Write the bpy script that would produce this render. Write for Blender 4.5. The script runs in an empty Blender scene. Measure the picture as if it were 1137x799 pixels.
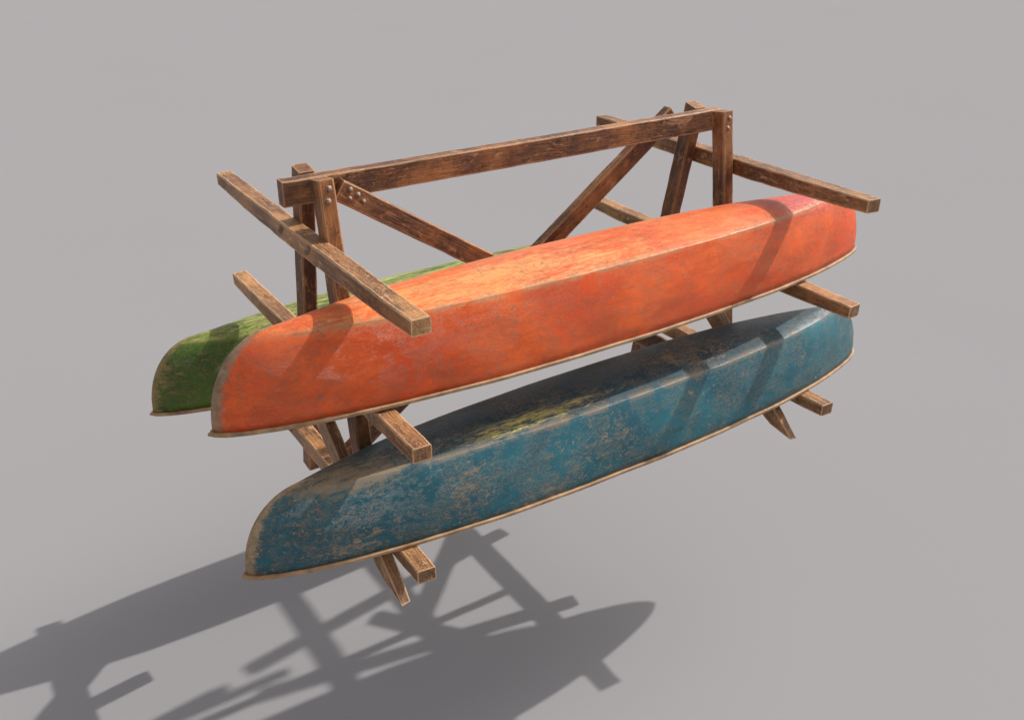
import bpy, math, random, bmesh
from mathutils import Vector, Matrix
random.seed(7)
H=1.5; G=3.44
def W(x,y,z): return Vector((x*H,y*H,(z+G)*H))
scene=bpy.context.scene
col=scene.collection
scene.view_settings.view_transform='Standard'; scene.view_settings.look='None'
scene.view_settings.exposure=0; scene.view_settings.gamma=1

# ---------- node helpers
class NT:
    def __init__(s,name):
        s.m=bpy.data.materials.new(name); s.m.use_nodes=True
        s.t=s.m.node_tree; s.t.nodes.clear()
        s.out=s.n('ShaderNodeOutputMaterial'); s.b=s.n('ShaderNodeBsdfPrincipled')
        s.l(s.b.outputs[0],s.out.inputs[0])
    def n(s,k): return s.t.nodes.new(k)
    def l(s,a,b): s.t.links.new(a,b)
    def put(s,inp,v):
        if hasattr(v,'is_linked'): s.l(v,inp)
        else: inp.default_value=v
    def coords(s,scale=(1,1,1),rand=37.0,off=(0,0,0)):
        tc=s.n('ShaderNodeTexCoord'); oi=s.n('ShaderNodeObjectInfo')
        mu=s.math('MULTIPLY',oi.outputs['Random'],rand)
        cb=s.n('ShaderNodeCombineXYZ')
        for i in range(3): s.l(mu,cb.inputs[i])
        vm=s.n('ShaderNodeVectorMath'); vm.operation='MULTIPLY'
        s.l(tc.outputs['Object'],vm.inputs[0]); vm.inputs[1].default_value=scale
        va=s.n('ShaderNodeVectorMath'); va.operation='ADD'
        s.l(vm.outputs[0],va.inputs[0]); s.l(cb.outputs[0],va.inputs[1])
        return va.outputs[0]
    def noise(s,vec,scale,detail=6,rough=.6,dist=0):
        n=s.n('ShaderNodeTexNoise'); s.l(vec,n.inputs['Vector'])
        n.inputs['Scale'].default_value=scale; n.inputs['Detail'].default_value=detail
        n.inputs['Roughness'].default_value=rough; n.inputs['Distortion'].default_value=dist
        return n.outputs['Fac']
    def math(s,op,a,b=0.0,c=None,clamp=False):
        n=s.n('ShaderNodeMath'); n.operation=op; n.use_clamp=clamp
        s.put(n.inputs[0],a); s.put(n.inputs[1],b)
        if c is not None: s.put(n.inputs[2],c)
        return n.outputs[0]
    def mul(s,*a):
        r=a[0]
        for x in a[1:]: r=s.math('MULTIPLY',r,x)
        return r
    def ramp(s,f,lo,hi,a=0.0,b=1.0):
        n=s.n('ShaderNodeMapRange'); n.clamp=True
        s.put(n.inputs['Value'],f); s.put(n.inputs['From Min'],lo); s.put(n.inputs['From Max'],hi)
        s.put(n.inputs['To Min'],a); s.put(n.inputs['To Max'],b)
        return n.outputs['Result']
    def mix(s,f,a,b,mode='MIX'):
        n=s.n('ShaderNodeMix'); n.data_type='RGBA'; n.blend_type=mode
        s.put(n.inputs[0],f)
        s.put(n.inputs[6],a if hasattr(a,'is_linked') else (*a,1)); s.put(n.inputs[7],b if hasattr(b,'is_linked') else (*b,1))
        return n.outputs[2]
    def attr(s,name):
        n=s.n('ShaderNodeAttribute'); n.attribute_name=name; return n.outputs['Fac']
    def bump(s,h,strength,dist):
        n=s.n('ShaderNodeBump'); n.inputs['Strength'].default_value=strength; n.inputs['Distance'].default_value=dist
        s.l(h,n.inputs['Height']); s.l(n.outputs[0],s.b.inputs['Normal'])
    def edge(s,r):
        bv=s.n('ShaderNodeBevel'); bv.samples=4; bv.inputs['Radius'].default_value=r
        ge=s.n('ShaderNodeNewGeometry'); d=s.n('ShaderNodeVectorMath'); d.operation='DOT_PRODUCT'
        s.l(bv.outputs[0],d.inputs[0]); s.l(ge.outputs['Normal'],d.inputs[1])
        return s.math('SUBTRACT',1.0,d.outputs['Value'])
    def ell(s,c,r):
        tc=s.n('ShaderNodeTexCoord'); a=s.n('ShaderNodeVectorMath'); a.operation='SUBTRACT'
        s.l(tc.outputs['Object'],a.inputs[0]); a.inputs[1].default_value=c
        b=s.n('ShaderNodeVectorMath'); b.operation='DIVIDE'; s.l(a.outputs[0],b.inputs[0]); b.inputs[1].default_value=r
        d=s.n('ShaderNodeVectorMath'); d.operation='LENGTH'; s.l(b.outputs[0],d.inputs[0])
        return s.ramp(d.outputs['Value'],1.0,.2)

def sc3(c,f): return tuple(x*f for x in c)
def wood_mat(name,dark,mid,light,gold,wear=1.0):
    k=NT(name)
    v=k.coords((1.2,16,16)); v2=k.coords((1,1,1)); v3=k.coords((3,45,45)); v4=k.coords((2.2,6,6))
    g=k.noise(v,2.2,8,.66,.8); fine=k.noise(v3,2.5,5,.7,.2)
    c=k.mix(k.ramp(g,.34,.62),dark,mid)
    tone=k.noise(v2,2.2,5,.65)
    c=k.mix(k.ramp(tone,.48,.62,0,.75),c,gold)
    c=k.mix(k.ramp(tone,.46,.34,0,.6),c,sc3(dark,.8))
    c=k.mix(k.mul(k.ramp(fine,.50,.68),.65),c,sc3(dark,.5))
    patch=k.noise(v4,2.4,9,.78,.5)
    c=k.mix(k.mul(k.ramp(patch,.57,.62),.6*wear),c,light)
    p3=k.noise(k.coords((5,14,14)),3.0,8,.8,.3)
    c=k.mix(k.mul(k.ramp(p3,.57,.62),.75*wear),c,gold)
    p4=k.noise(k.coords((4,9,9),91.0),2.6,9,.8,.3)
    c=k.mix(k.mul(k.ramp(p4,.56,.62),.6),c,sc3(dark,.6))
    sc=k.noise(v4,4.0,4,.6,2.0)
    line=k.ramp(k.math('ABSOLUTE',k.math('SUBTRACT',sc,.5)),.0,.016,1,0)
    msk=k.ramp(k.noise(v2,3.5,4,.6),.47,.55)
    c=k.mix(k.mul(line,msk,.9),c,sc3(gold,1.4))
    e=k.edge(.014)
    ew=k.ramp(k.math('ADD',e,k.mul(k.math('SUBTRACT',patch,.5),.22)),.02,.06)
    c=k.mix(k.mul(ew,.92*wear),c,sc3(light,1.4))
    k.l(c,k.b.inputs['Base Color'])
    k.l(k.ramp(g,.3,.7,.38,.62),k.b.inputs['Roughness'])
    k.b.inputs['Specular IOR Level'].default_value=.4
    hgt=k.math('ADD',k.mul(g,.8),k.mul(fine,-.6))
    k.bump(hgt,.8,.012)
    return k.m
def hull_mat(name,base,deep,fade,peel,peel_amt,fade_amt,scr,fleck,patches=(),topdark=None,brk=0.0,spec=.32):
    k=NT(name)
    v=k.coords((1,1,1)); vs=k.coords((.6,1.6,2.0)); vf=k.coords((1.0,1.9,2.6)); vt=k.coords((.55,2.6,2.0))
    big=k.noise(v,1.6,6,.62,.3); med=k.noise(vs,5,9,.72,.5)
    c=k.mix(k.ramp(big,.38,.62),deep,base)
    c=k.mix(k.mul(k.ramp(med,.46,.60),.5),c,sc3(deep,.7))
    grain=k.noise(v,75,4,.7)
    c=k.mix(k.mul(k.ramp(grain,.5,.75),.35),c,sc3(base,1.3))
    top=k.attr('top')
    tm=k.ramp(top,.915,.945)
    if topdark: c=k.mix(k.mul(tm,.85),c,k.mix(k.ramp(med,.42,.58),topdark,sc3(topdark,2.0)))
    fn=k.noise(vt,4.0,10,.78,1.0); fn2=k.noise(k.coords((.8,3.4,2.0)),14,8,.8,.6)
    c=k.mix(k.mul(tm,k.ramp(fn,.42,.60),k.ramp(fn2,.42,.56,.2,1),fade_amt),c,fade)
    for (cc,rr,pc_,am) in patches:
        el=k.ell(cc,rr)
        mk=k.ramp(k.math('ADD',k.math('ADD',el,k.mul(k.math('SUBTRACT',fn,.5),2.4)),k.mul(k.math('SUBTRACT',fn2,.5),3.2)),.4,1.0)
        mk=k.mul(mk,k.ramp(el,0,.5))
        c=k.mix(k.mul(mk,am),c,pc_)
    e=k.attr('edge')
    p1=k.noise(vf,9,13,.86,1.0); p2=k.noise(v,1.7,5,.6); pf=k.noise(k.coords((1.3,1.6,2.0)),20,9,.84,.9)
    mod=k.mul(k.math('SUBTRACT',p2,.5),.65)
    th=k.math('SUBTRACT',k.math('SUBTRACT',.66-peel_amt,mod),k.mul(e,.10))
    s1=k.noise(k.coords((.7,3.0,4.0)),4.5,5,.65,2.0); s2=k.noise(k.coords((2.6,1.0,2.2)),5.0,4,.65,2.5); s3=k.noise(k.coords((1.3,1.9,2.6),71.0),11.0,5,.7,2.0)
    s4=k.noise(k.coords((1.0,2.4,3.2),53.0),13.0,6,.7,2.2)
    l4=k.ramp(k.math('ABSOLUTE',k.math('SUBTRACT',s4,.5)),.030,.040,1,0)
    pm=k.mul(k.ramp(k.math('SUBTRACT',p1,th),0,.006),k.math('MAXIMUM',l4,1-brk))
    th2=k.math('SUBTRACT',.68-fleck,k.mul(mod,.4))
    pm2=k.ramp(k.math('SUBTRACT',pf,th2),0,.01)
    l1=k.ramp(k.math('ABSOLUTE',k.math('SUBTRACT',s1,.5)),0.003,.007,1,0)
    l2=k.ramp(k.math('ABSOLUTE',k.math('SUBTRACT',s2,.5)),0.002,.005,1,0)
    l3=k.ramp(k.math('ABSOLUTE',k.math('SUBTRACT',s3,.5)),0.005,.010,1,0)
    sm=k.ramp(k.noise(v,5,6,.7),.46,.50)
    lm=k.mul(k.math('MAXIMUM',k.math('MAXIMUM',l1,l2),l3),sm,scr)
    pm=k.math('MAXIMUM',k.math('MAXIMUM',pm,pm2),lm)
    pc=k.mix(k.ramp(k.noise(v,22,5,.7),.4,.62),peel,sc3(peel,.65))
    ch=k.mul(k.attr('chine'),k.ramp(k.noise(v,5,8,.75),.38,.5))
    c=k.mix(k.mul(ch,.8),c,k.mix(.5,fade,peel))
    c=k.mix(k.mul(pm,.9),c,pc)
    ew=k.ramp(k.math('ADD',e,k.mul(k.math('SUBTRACT',p1,.5),1.6)),.58,.72)
    c=k.mix(k.mul(ew,.9),c,pc)
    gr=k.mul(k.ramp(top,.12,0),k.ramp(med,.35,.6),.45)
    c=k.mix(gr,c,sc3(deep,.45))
    k.l(c,k.b.inputs['Base Color'])
    k.l(k.ramp(k.math('ADD',k.mul(pm,.3),k.mul(med,.4)),.1,.5,.33,.66),k.b.inputs['Roughness'])
    k.b.inputs['Specular IOR Level'].default_value=spec
    hh=k.math('ADD',k.mul(pm,-.45),k.math('ADD',k.mul(med,.5),k.math('ADD',k.mul(big,1.4),k.mul(grain,.08))))
    k.bump(hh,.6,.012)
    return k.m

M_wood=wood_mat('weathered_brown_wood',(.060,.024,.011),(.205,.088,.040),(.48,.26,.13),(.46,.185,.055))
M_arm=wood_mat('worn_arm_wood',(.115,.052,.024),(.35,.17,.082),(.62,.39,.22),(.56,.27,.10),1.1)
k=NT('tan_gunwale_wood'); v=k.coords((1,1,1)); g=k.noise(v,9,7,.7)
c=k.mix(k.ramp(g,.35,.65),(.26,.14,.065),(.52,.32,.17)); k.l(c,k.b.inputs['Base Color']); k.b.inputs['Roughness'].default_value=.6
k.bump(k.noise(v,60,4),.4,.003); M_rim=k.m
M_or=hull_mat('worn_orange_paint',(.88,.150,.030),(.74,.092,.020),(.78,.38,.13),(.36,.27,.17),-.025,.5,.7,.085,
    patches=[((1.9,-.1,.5),(.85,.4,.14),(.60,.07,.075),.9),((-.9,-.1,.49),(1.7,.35,.12),(.84,.46,.16),.5)],brk=.3,spec=.36)
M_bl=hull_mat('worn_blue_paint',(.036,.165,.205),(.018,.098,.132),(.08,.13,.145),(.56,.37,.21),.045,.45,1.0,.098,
    patches=[((-.75,-.15,.47),(1.0,.12,.06),(.74,.62,.18),.9),((-1.9,-.1,.42),(.6,.3,.12),(.42,.28,.15),.6)],topdark=(.020,.040,.052),brk=.55)  # yellow patch: sunlit strip painted into the hull colour; tan patch is wear
M_gr=hull_mat('worn_green_paint',(.085,.175,.020),(.035,.090,.012),(.62,.58,.16),(.42,.30,.13),.05,.95,.8,.10,brk=.3)
k=NT('rusty_steel'); v=k.coords(); k.l(k.mix(k.ramp(k.noise(v,90,5,.7),.4,.6),(.14,.07,.04),(.36,.26,.19)),k.b.inputs['Base Color']); k.b.inputs['Metallic'].default_value=.15; k.b.inputs['Roughness'].default_value=.55
k.bump(k.noise(v,120,4),.4,.002); M_st=k.m
k=NT('matte_grey_ground')
v=k.coords((1,1,1),0)
c=k.mix(k.ramp(k.noise(v,.25,4,.5),.3,.7),(.280,.270,.275),(.284,.274,.279))
k.l(c,k.b.inputs['Base Color']); k.b.inputs['Roughness'].default_value=1
k.b.inputs['Specular IOR Level'].default_value=0
M_gd=k.m

def world_of(o):
    if o.parent is None: return Matrix.Translation(o.location) if o.type=='EMPTY' else o.matrix_basis.copy()
    return world_of(o.parent)@o.matrix_parent_inverse@o.matrix_basis
def mkobj(name,verts,faces,mat,parent=None,smooth=False,matrix=None):
    me=bpy.data.meshes.new(name); me.from_pydata([tuple(p) for p in verts],[],faces); me.update()
    me.materials.append(mat)
    if smooth:
        for p in me.polygons: p.use_smooth=True
    ob=bpy.data.objects.new(name,me); col.objects.link(ob)
    if matrix is not None: ob.matrix_world=matrix
    if parent:
        ob.parent=parent; ob.matrix_parent_inverse=world_of(parent).inverted()
    return ob

# ---------- ground
gd=mkobj('ground',[(-300,-300,0),(300,-300,0),(300,300,0),(-300,300,0)],[(0,1,2,3)],M_gd)
gd['kind']='structure'

# ---------- rack
rack=bpy.data.objects.new('canoe_rack',None); col.objects.link(rack)
rack.location=W(2.3,3.36,-2.5); rack.empty_display_size=.3
rack['label']='weathered brown timber canoe rack with long crosswise arms'
rack['category']='rack'
def board(name,p0,p1,ref,a,b,mat,jit=.0014,belly=0):
    P0=W(*p0);P1=W(*p1); L=(P1-P0).length; x=(P1-P0).normalized()
    r=Vector(ref); y=(r-x*r.dot(x)).normalized(); z=x.cross(y)
    if z.z<0: z=-z; y=-y
    c=(P0+P1)/2; mw=Matrix.Translation(c)@Matrix((x,y,z)).transposed().to_4x4()
    a*=H;b*=H; n=max(6,int(L/.09)); ch=min(a,b)*.08
    verts=[];faces=[]
    prof=[(-1,-1,1,0),(-1,-1,0,1),(-1,1,0,-1),(-1,1,1,0),(1,1,-1,0),(1,1,0,-1),(1,-1,0,1),(1,-1,-1,0)]
    bow=random.uniform(-.006,.006)
    tws=random.uniform(-.02,.02)
    for i in range(n+1):
        t=i/n; X=-L/2+L*t
        oy=random.uniform(-jit,jit)+bow*(1-(2*t-1)**2); oz=random.uniform(-jit,jit)
        sk=random.uniform(-.006,.006) if i in (0,n) else 0
        for (sy,sz,cy,cz) in prof:
            Y=sy*a/2+cy*ch; Z=sz*b/2+cz*ch
            if belly and sz<0: Z-=belly*H*max(0,1-abs(2*t-1)**2)
            an=tws*(t-.5); Y,Z=Y*math.cos(an)-Z*math.sin(an),Y*math.sin(an)+Z*math.cos(an)
            verts.append((X+sk*sy,Y+oy+random.uniform(-jit,jit)*.6,Z+oz+random.uniform(-jit,jit)*.6))
    for i in range(n):
        for j in range(8):
            faces.append(((i*8+j),(i+1)*8+j,(i+1)*8+(j+1)%8,i*8+(j+1)%8))
    faces.append(tuple(range(8))); faces.append(tuple(range(n*8+7,n*8-1,-1)))
    ob=mkobj(name,verts,faces,mat,rack,False,mw)
    bm=bmesh.new(); bm.from_mesh(ob.data); bmesh.ops.recalc_face_normals(bm,faces=bm.faces); bm.to_mesh(ob.data); bm.free()
    return ob
def bolt(parent,p,nrm,r=.015):
    P=W(*p); z=Vector(nrm).normalized(); x=z.orthogonal().normalized(); y=z.cross(x)
    mw=Matrix.Translation(P)@Matrix((x,y,z)).transposed().to_4x4()
    vs=[];fs=[];n=14
    rings=[(1.45,-.006),(1.45,.003),(1.0,.004),(.98,.009),(.7,.013),(.3,.0155)]
    for rr,zz in rings:
        for i in range(n):
            an=2*math.pi*i/n; vs.append((rr*r*math.cos(an),rr*r*math.sin(an),zz))
    for q in range(len(rings)-1):
        for i in range(n): fs.append((q*n+i,q*n+(i+1)%n,(q+1)*n+(i+1)%n,(q+1)*n+i))
    fs.append(tuple((len(rings)-1)*n+i for i in range(n)))
    return mkobj('bolt',vs,fs,M_st,parent,True,mw)

XL,XR=1.258,3.30
beam=board('beam',(1.122,3.29,-1.055),(3.345,3.29,-1.055),(0,0,1),.10,.055,M_wood)
for X in (XL,XR):
    nl=board('leg',(X,3.21,-1.0),(X,2.985,-2.53),(0,1,0),.082,.064,M_wood)
    fl=board('leg',(X,3.395,-1.003),(X,3.685,-2.53),(0,1,0),.082,.064,M_wood)
    bolt(nl,(X+.006,3.21-.044,-1.03),(0,-1,0)); bolt(nl,(X-.004,3.21-.050,-1.075),(0,-1,0))
    bolt(fl,(X,3.395+.047,-1.04),(0,1,0)); bolt(fl,(X,3.395+.055,-1.085),(0,1,0))
for X,side in ((1.200,-1),(3.376,1)):
    for (z,y0,y1) in ((-1.25,2.35,4.27),(-1.74,2.385,4.25),(-2.275,2.40,4.32)):
        if side>0 and z>-1.3: y1=4.22
        if side>0 and -2<z<-1.5: y0=2.35
        ar=board('arm',(X,y1,z),(X,y0,z),(1,0,0),.072,.058,M_arm,jit=.002,belly=.022)
        for yy in (3.17-(-z-1.25)*.15,3.45+(-z-1.25)*.19):
            bolt(ar,(X+side*.0365,yy,z+.008),(side,0,0)); bolt(ar,(X+side*.0365,yy+.02,z-.012),(side,0,0))
struts=[]
for X in (1.135,3.237):
    struts.append(board('diagonal_strut',(X,3.42,-1.70),(X,2.48,-2.450),(1,0,0),.050,.09,M_arm))
for X in (1.342,3.445):
    struts.append(board('diagonal_strut',(X,3.30,-1.70),(X,4.14,-2.50),(1,0,0),.050,.09,M_arm))
for ob in struts:   # slanted cut to a point
    me=ob.data; xm=max(v.co.x for v in me.vertices); tl=.22
    for v in me.vertices:
        d=xm-v.co.x
        if d<tl:
            f=max(d/tl,.04); zt=.052
            v.co.z=zt+(v.co.z-zt)*f
            v.co.y*=.7+.3*f
b1=board('cross_brace',(1.322,3.232,-1.055),(3.26,3.232,-2.33),(0,0,1),.085,.05,M_wood)
b2=board('cross_brace',(3.10,3.348,-1.012),(1.31,3.348,-2.31),(0,0,1),.085,.05,M_wood)
for (x,z) in ((1.365,-1.06),(1.395,-1.085),(1.36,-1.095),(1.415,-1.115)): bolt(b1,(x,3.2055,z),(0,-1,0),.012)

# ---------- canoes
VC=.93
def canoe(mat,x0,x1,yc,zg,label,ht=.332,KC=.74):
    root=bpy.data.objects.new('canoe',None); col.objects.link(root)
    root.location=W((x0+x1)/2,yc,zg); root.empty_display_size=.3
    root['label']=label; root['category']='canoe'; root['group']='overturned canoes stored on the rack'
    L=(x1-x0)*H/2; Wd=.243*H; Ht=ht*H; run=.25*H
    ns=110
    def sheer(x): return -.02*abs(x/L)**4
    def keel(x): return Ht-.018*abs(x/L)**3
    def xe(v): return L-run*(1-(1-v**2.1)**(1/2.1))
    def plan(s): return max(0.0,1-abs(s)**2.3)**.66
    def kf(v,s):
        if v<VC: hard=1-(1-KC)*(v/VC)**1.9
        else:
            u=(v-VC)/(1-VC); hard=KC*math.sqrt(max(0,1-u))
        n=2.0; soft=(max(0,1-v**n))**(1/n)
        w=min(1,abs(s)**7)
        return hard*(1-w)+soft*w
    def pt(v,s):
        x=s*xe(v)
        y=Wd*kf(v,s)*plan(s)
        y*=1+.006*math.sin(x*5.1+v*3)+.004*math.sin(x*11+v*7)
        z=sheer(x)+v*(keel(x)-sheer(x))
        return x,y,z
    vl=[VC*(i/15)**.9 for i in range(15)]+[VC-.006,VC,VC+.004]
    m_=12
    for i in range(1,m_+1):
        yy=1-i/m_; vl.append(VC+(1-VC)*(1-yy*yy))
    vl=sorted(set(vl)); vl[-1]=1.0
    sl=[math.sin(math.pi/2*(-1+2*j/ns)) for j in range(ns+1)]
    verts=[];top=[];edge=[];chn=[]
    rows=[]
    for side in (-1,1):
        rr=[]
        for i,v in enumerate(vl):
            if side==1 and i==len(vl)-1: rr.append(rows[0][-1]); continue
            r=[]
            for j,s in enumerate(sl):
                if side==1 and j in (0,ns): r.append(rows[0][i][j]); continue
                x,y,z=pt(v,s)
                r.append(len(verts)); verts.append((x,side*y,z))
                d=(1-abs(s))*L
                top.append(v); edge.append(max(0,1-d/.14)*.9)
                chn.append(math.exp(-((v-VC)/.014)**2)*(1-abs(s)**6))
            rr.append(r)
        rows.append(rr)
    faces=[]
    for si,rr in enumerate(rows):
        for i in range(len(vl)-1):
            for j in range(ns):
                q=[rr[i][j],rr[i][j+1],rr[i+1][j+1],rr[i+1][j]]
                q2=[]; [q2.append(a) for a in q if a not in q2]
                if len(q2)<3: continue
                faces.append(tuple(q2) if si==0 else tuple(q2[::-1]))
    mw=Matrix.Translation(root.location)
    hull=mkobj('hull',verts,faces,mat,root,True,mw)
    for nm,dat in (('top',top),('edge',edge),('chine',chn)):
        at=hull.data.attributes.new(nm,'FLOAT','POINT'); at.data.foreach_set('value',dat)
    so=hull.modifiers.new('shell','SOLIDIFY'); so.thickness=.012; so.offset=-1
    vs=[];fs=[]; loop=[]
    for j in range(ns+1): x,y,z=pt(0,sl[j]); loop.append((x,-y,z))
    for j in range(ns-1,0,-1): x,y,z=pt(0,sl[j]); loop.append((x,y,z))
    n=len(loop)
    for i in range(n):
        p=Vector(loop[i]); a=Vector(loop[i-1]); b=Vector(loop[(i+1)%n])
        t=(b-a); t.z=0
        o=Vector((t.y,-t.x,0)).normalized() if t.length>1e-5 else Vector((-1 if p.x<0 else 1,0,0))
        if i==0: o=Vector((-1,0,0))
        if i==ns: o=Vector((1,0,0))
        k_=1.0 if i not in (0,ns) else 1.6
        w_=random.uniform(-.0012,.0012)
        for (oo,zz) in ((-.014,.002),(.010,.002),(.0155,-.002),(.0155,-.018),(.010,-.022),(-.014,-.022)):
            q=p+o*(oo+w_)*k_; vs.append((q.x,q.y,q.z+zz+w_))
    m=6
    for i in range(n):
        for j in range(m):
            fs.append((i*m+j,i*m+(j+1)%m,((i+1)%n)*m+(j+1)%m,((i+1)%n)*m+j))
    mkobj('gunwale',vs,fs,M_rim,root,False,mw)
    for xx in (-1.0,0.0,1.0):
        x,y,z=pt(0,xx*.45)
        vv=[]
        for sx in (-.03,.03):
            for sy in (-1,1):
                for sz in (-.006,.018): vv.append((x+sx,sy*(y-.005),z+sz))
        ff=[(0,1,3,2),(4,6,7,5),(0,4,5,1),(2,3,7,6),(1,5,7,3),(0,2,6,4)]
        mkobj('thwart',vv,ff,M_rim,root,False,mw)
    return root
zr=.015
canoe(M_or,.632,3.975,2.845,-1.70+zr,'faded orange canoe upside down on the middle arms')
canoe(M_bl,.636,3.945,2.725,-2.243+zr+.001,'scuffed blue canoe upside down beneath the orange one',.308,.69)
canoe(M_gr,.655,3.955,4.08,-2.243+zr+.001,'worn green canoe upside down on the lowest arms')

# ---------- light
w=bpy.data.worlds.new('World'); scene.world=w; w.use_nodes=True
nt=w.node_tree; bg=nt.nodes['Background']; sky=nt.nodes.new('ShaderNodeTexSky'); sky.sky_type='NISHITA'
sky.sun_disc=False
el=math.atan(1/1.04); dy=0.04
sky.sun_elevation=el; sky.sun_rotation=math.radians(92); sky.dust_density=4; sky.ozone_density=1; sky.air_density=1
hs=nt.nodes.new('ShaderNodeHueSaturation'); hs.inputs['Saturation'].default_value=.16
nt.links.new(sky.outputs[0],hs.inputs['Color']); nt.links.new(hs.outputs[0],bg.inputs[0]); bg.inputs[1].default_value=.15
sd=bpy.data.lights.new('sun','SUN'); sd.energy=3.4; sd.angle=math.radians(.8); sd.color=(1,.97,.93)
so=bpy.data.objects.new('sun',sd); col.objects.link(so)
so.rotation_euler=Vector((-1.04,dy,-1)).to_track_quat('-Z','Y').to_euler()
so.location=(20,-1,20)

# ---------- camera
cd=bpy.data.cameras.new('camera'); cam=bpy.data.objects.new('camera',cd); col.objects.link(cam)
cam.location=(0,0,G*H)
az=math.radians(56.8); th=math.radians(27.5)
d=Vector((math.cos(az)*math.cos(th),math.sin(az)*math.cos(th),-math.sin(th)))
cam.rotation_euler=d.to_track_quat('-Z','Y').to_euler()
cd.sensor_fit='HORIZONTAL'; cd.sensor_width=36; cd.lens=36*1035/1137; cd.clip_end=2000; cd.clip_start=.05
scene.camera=cam
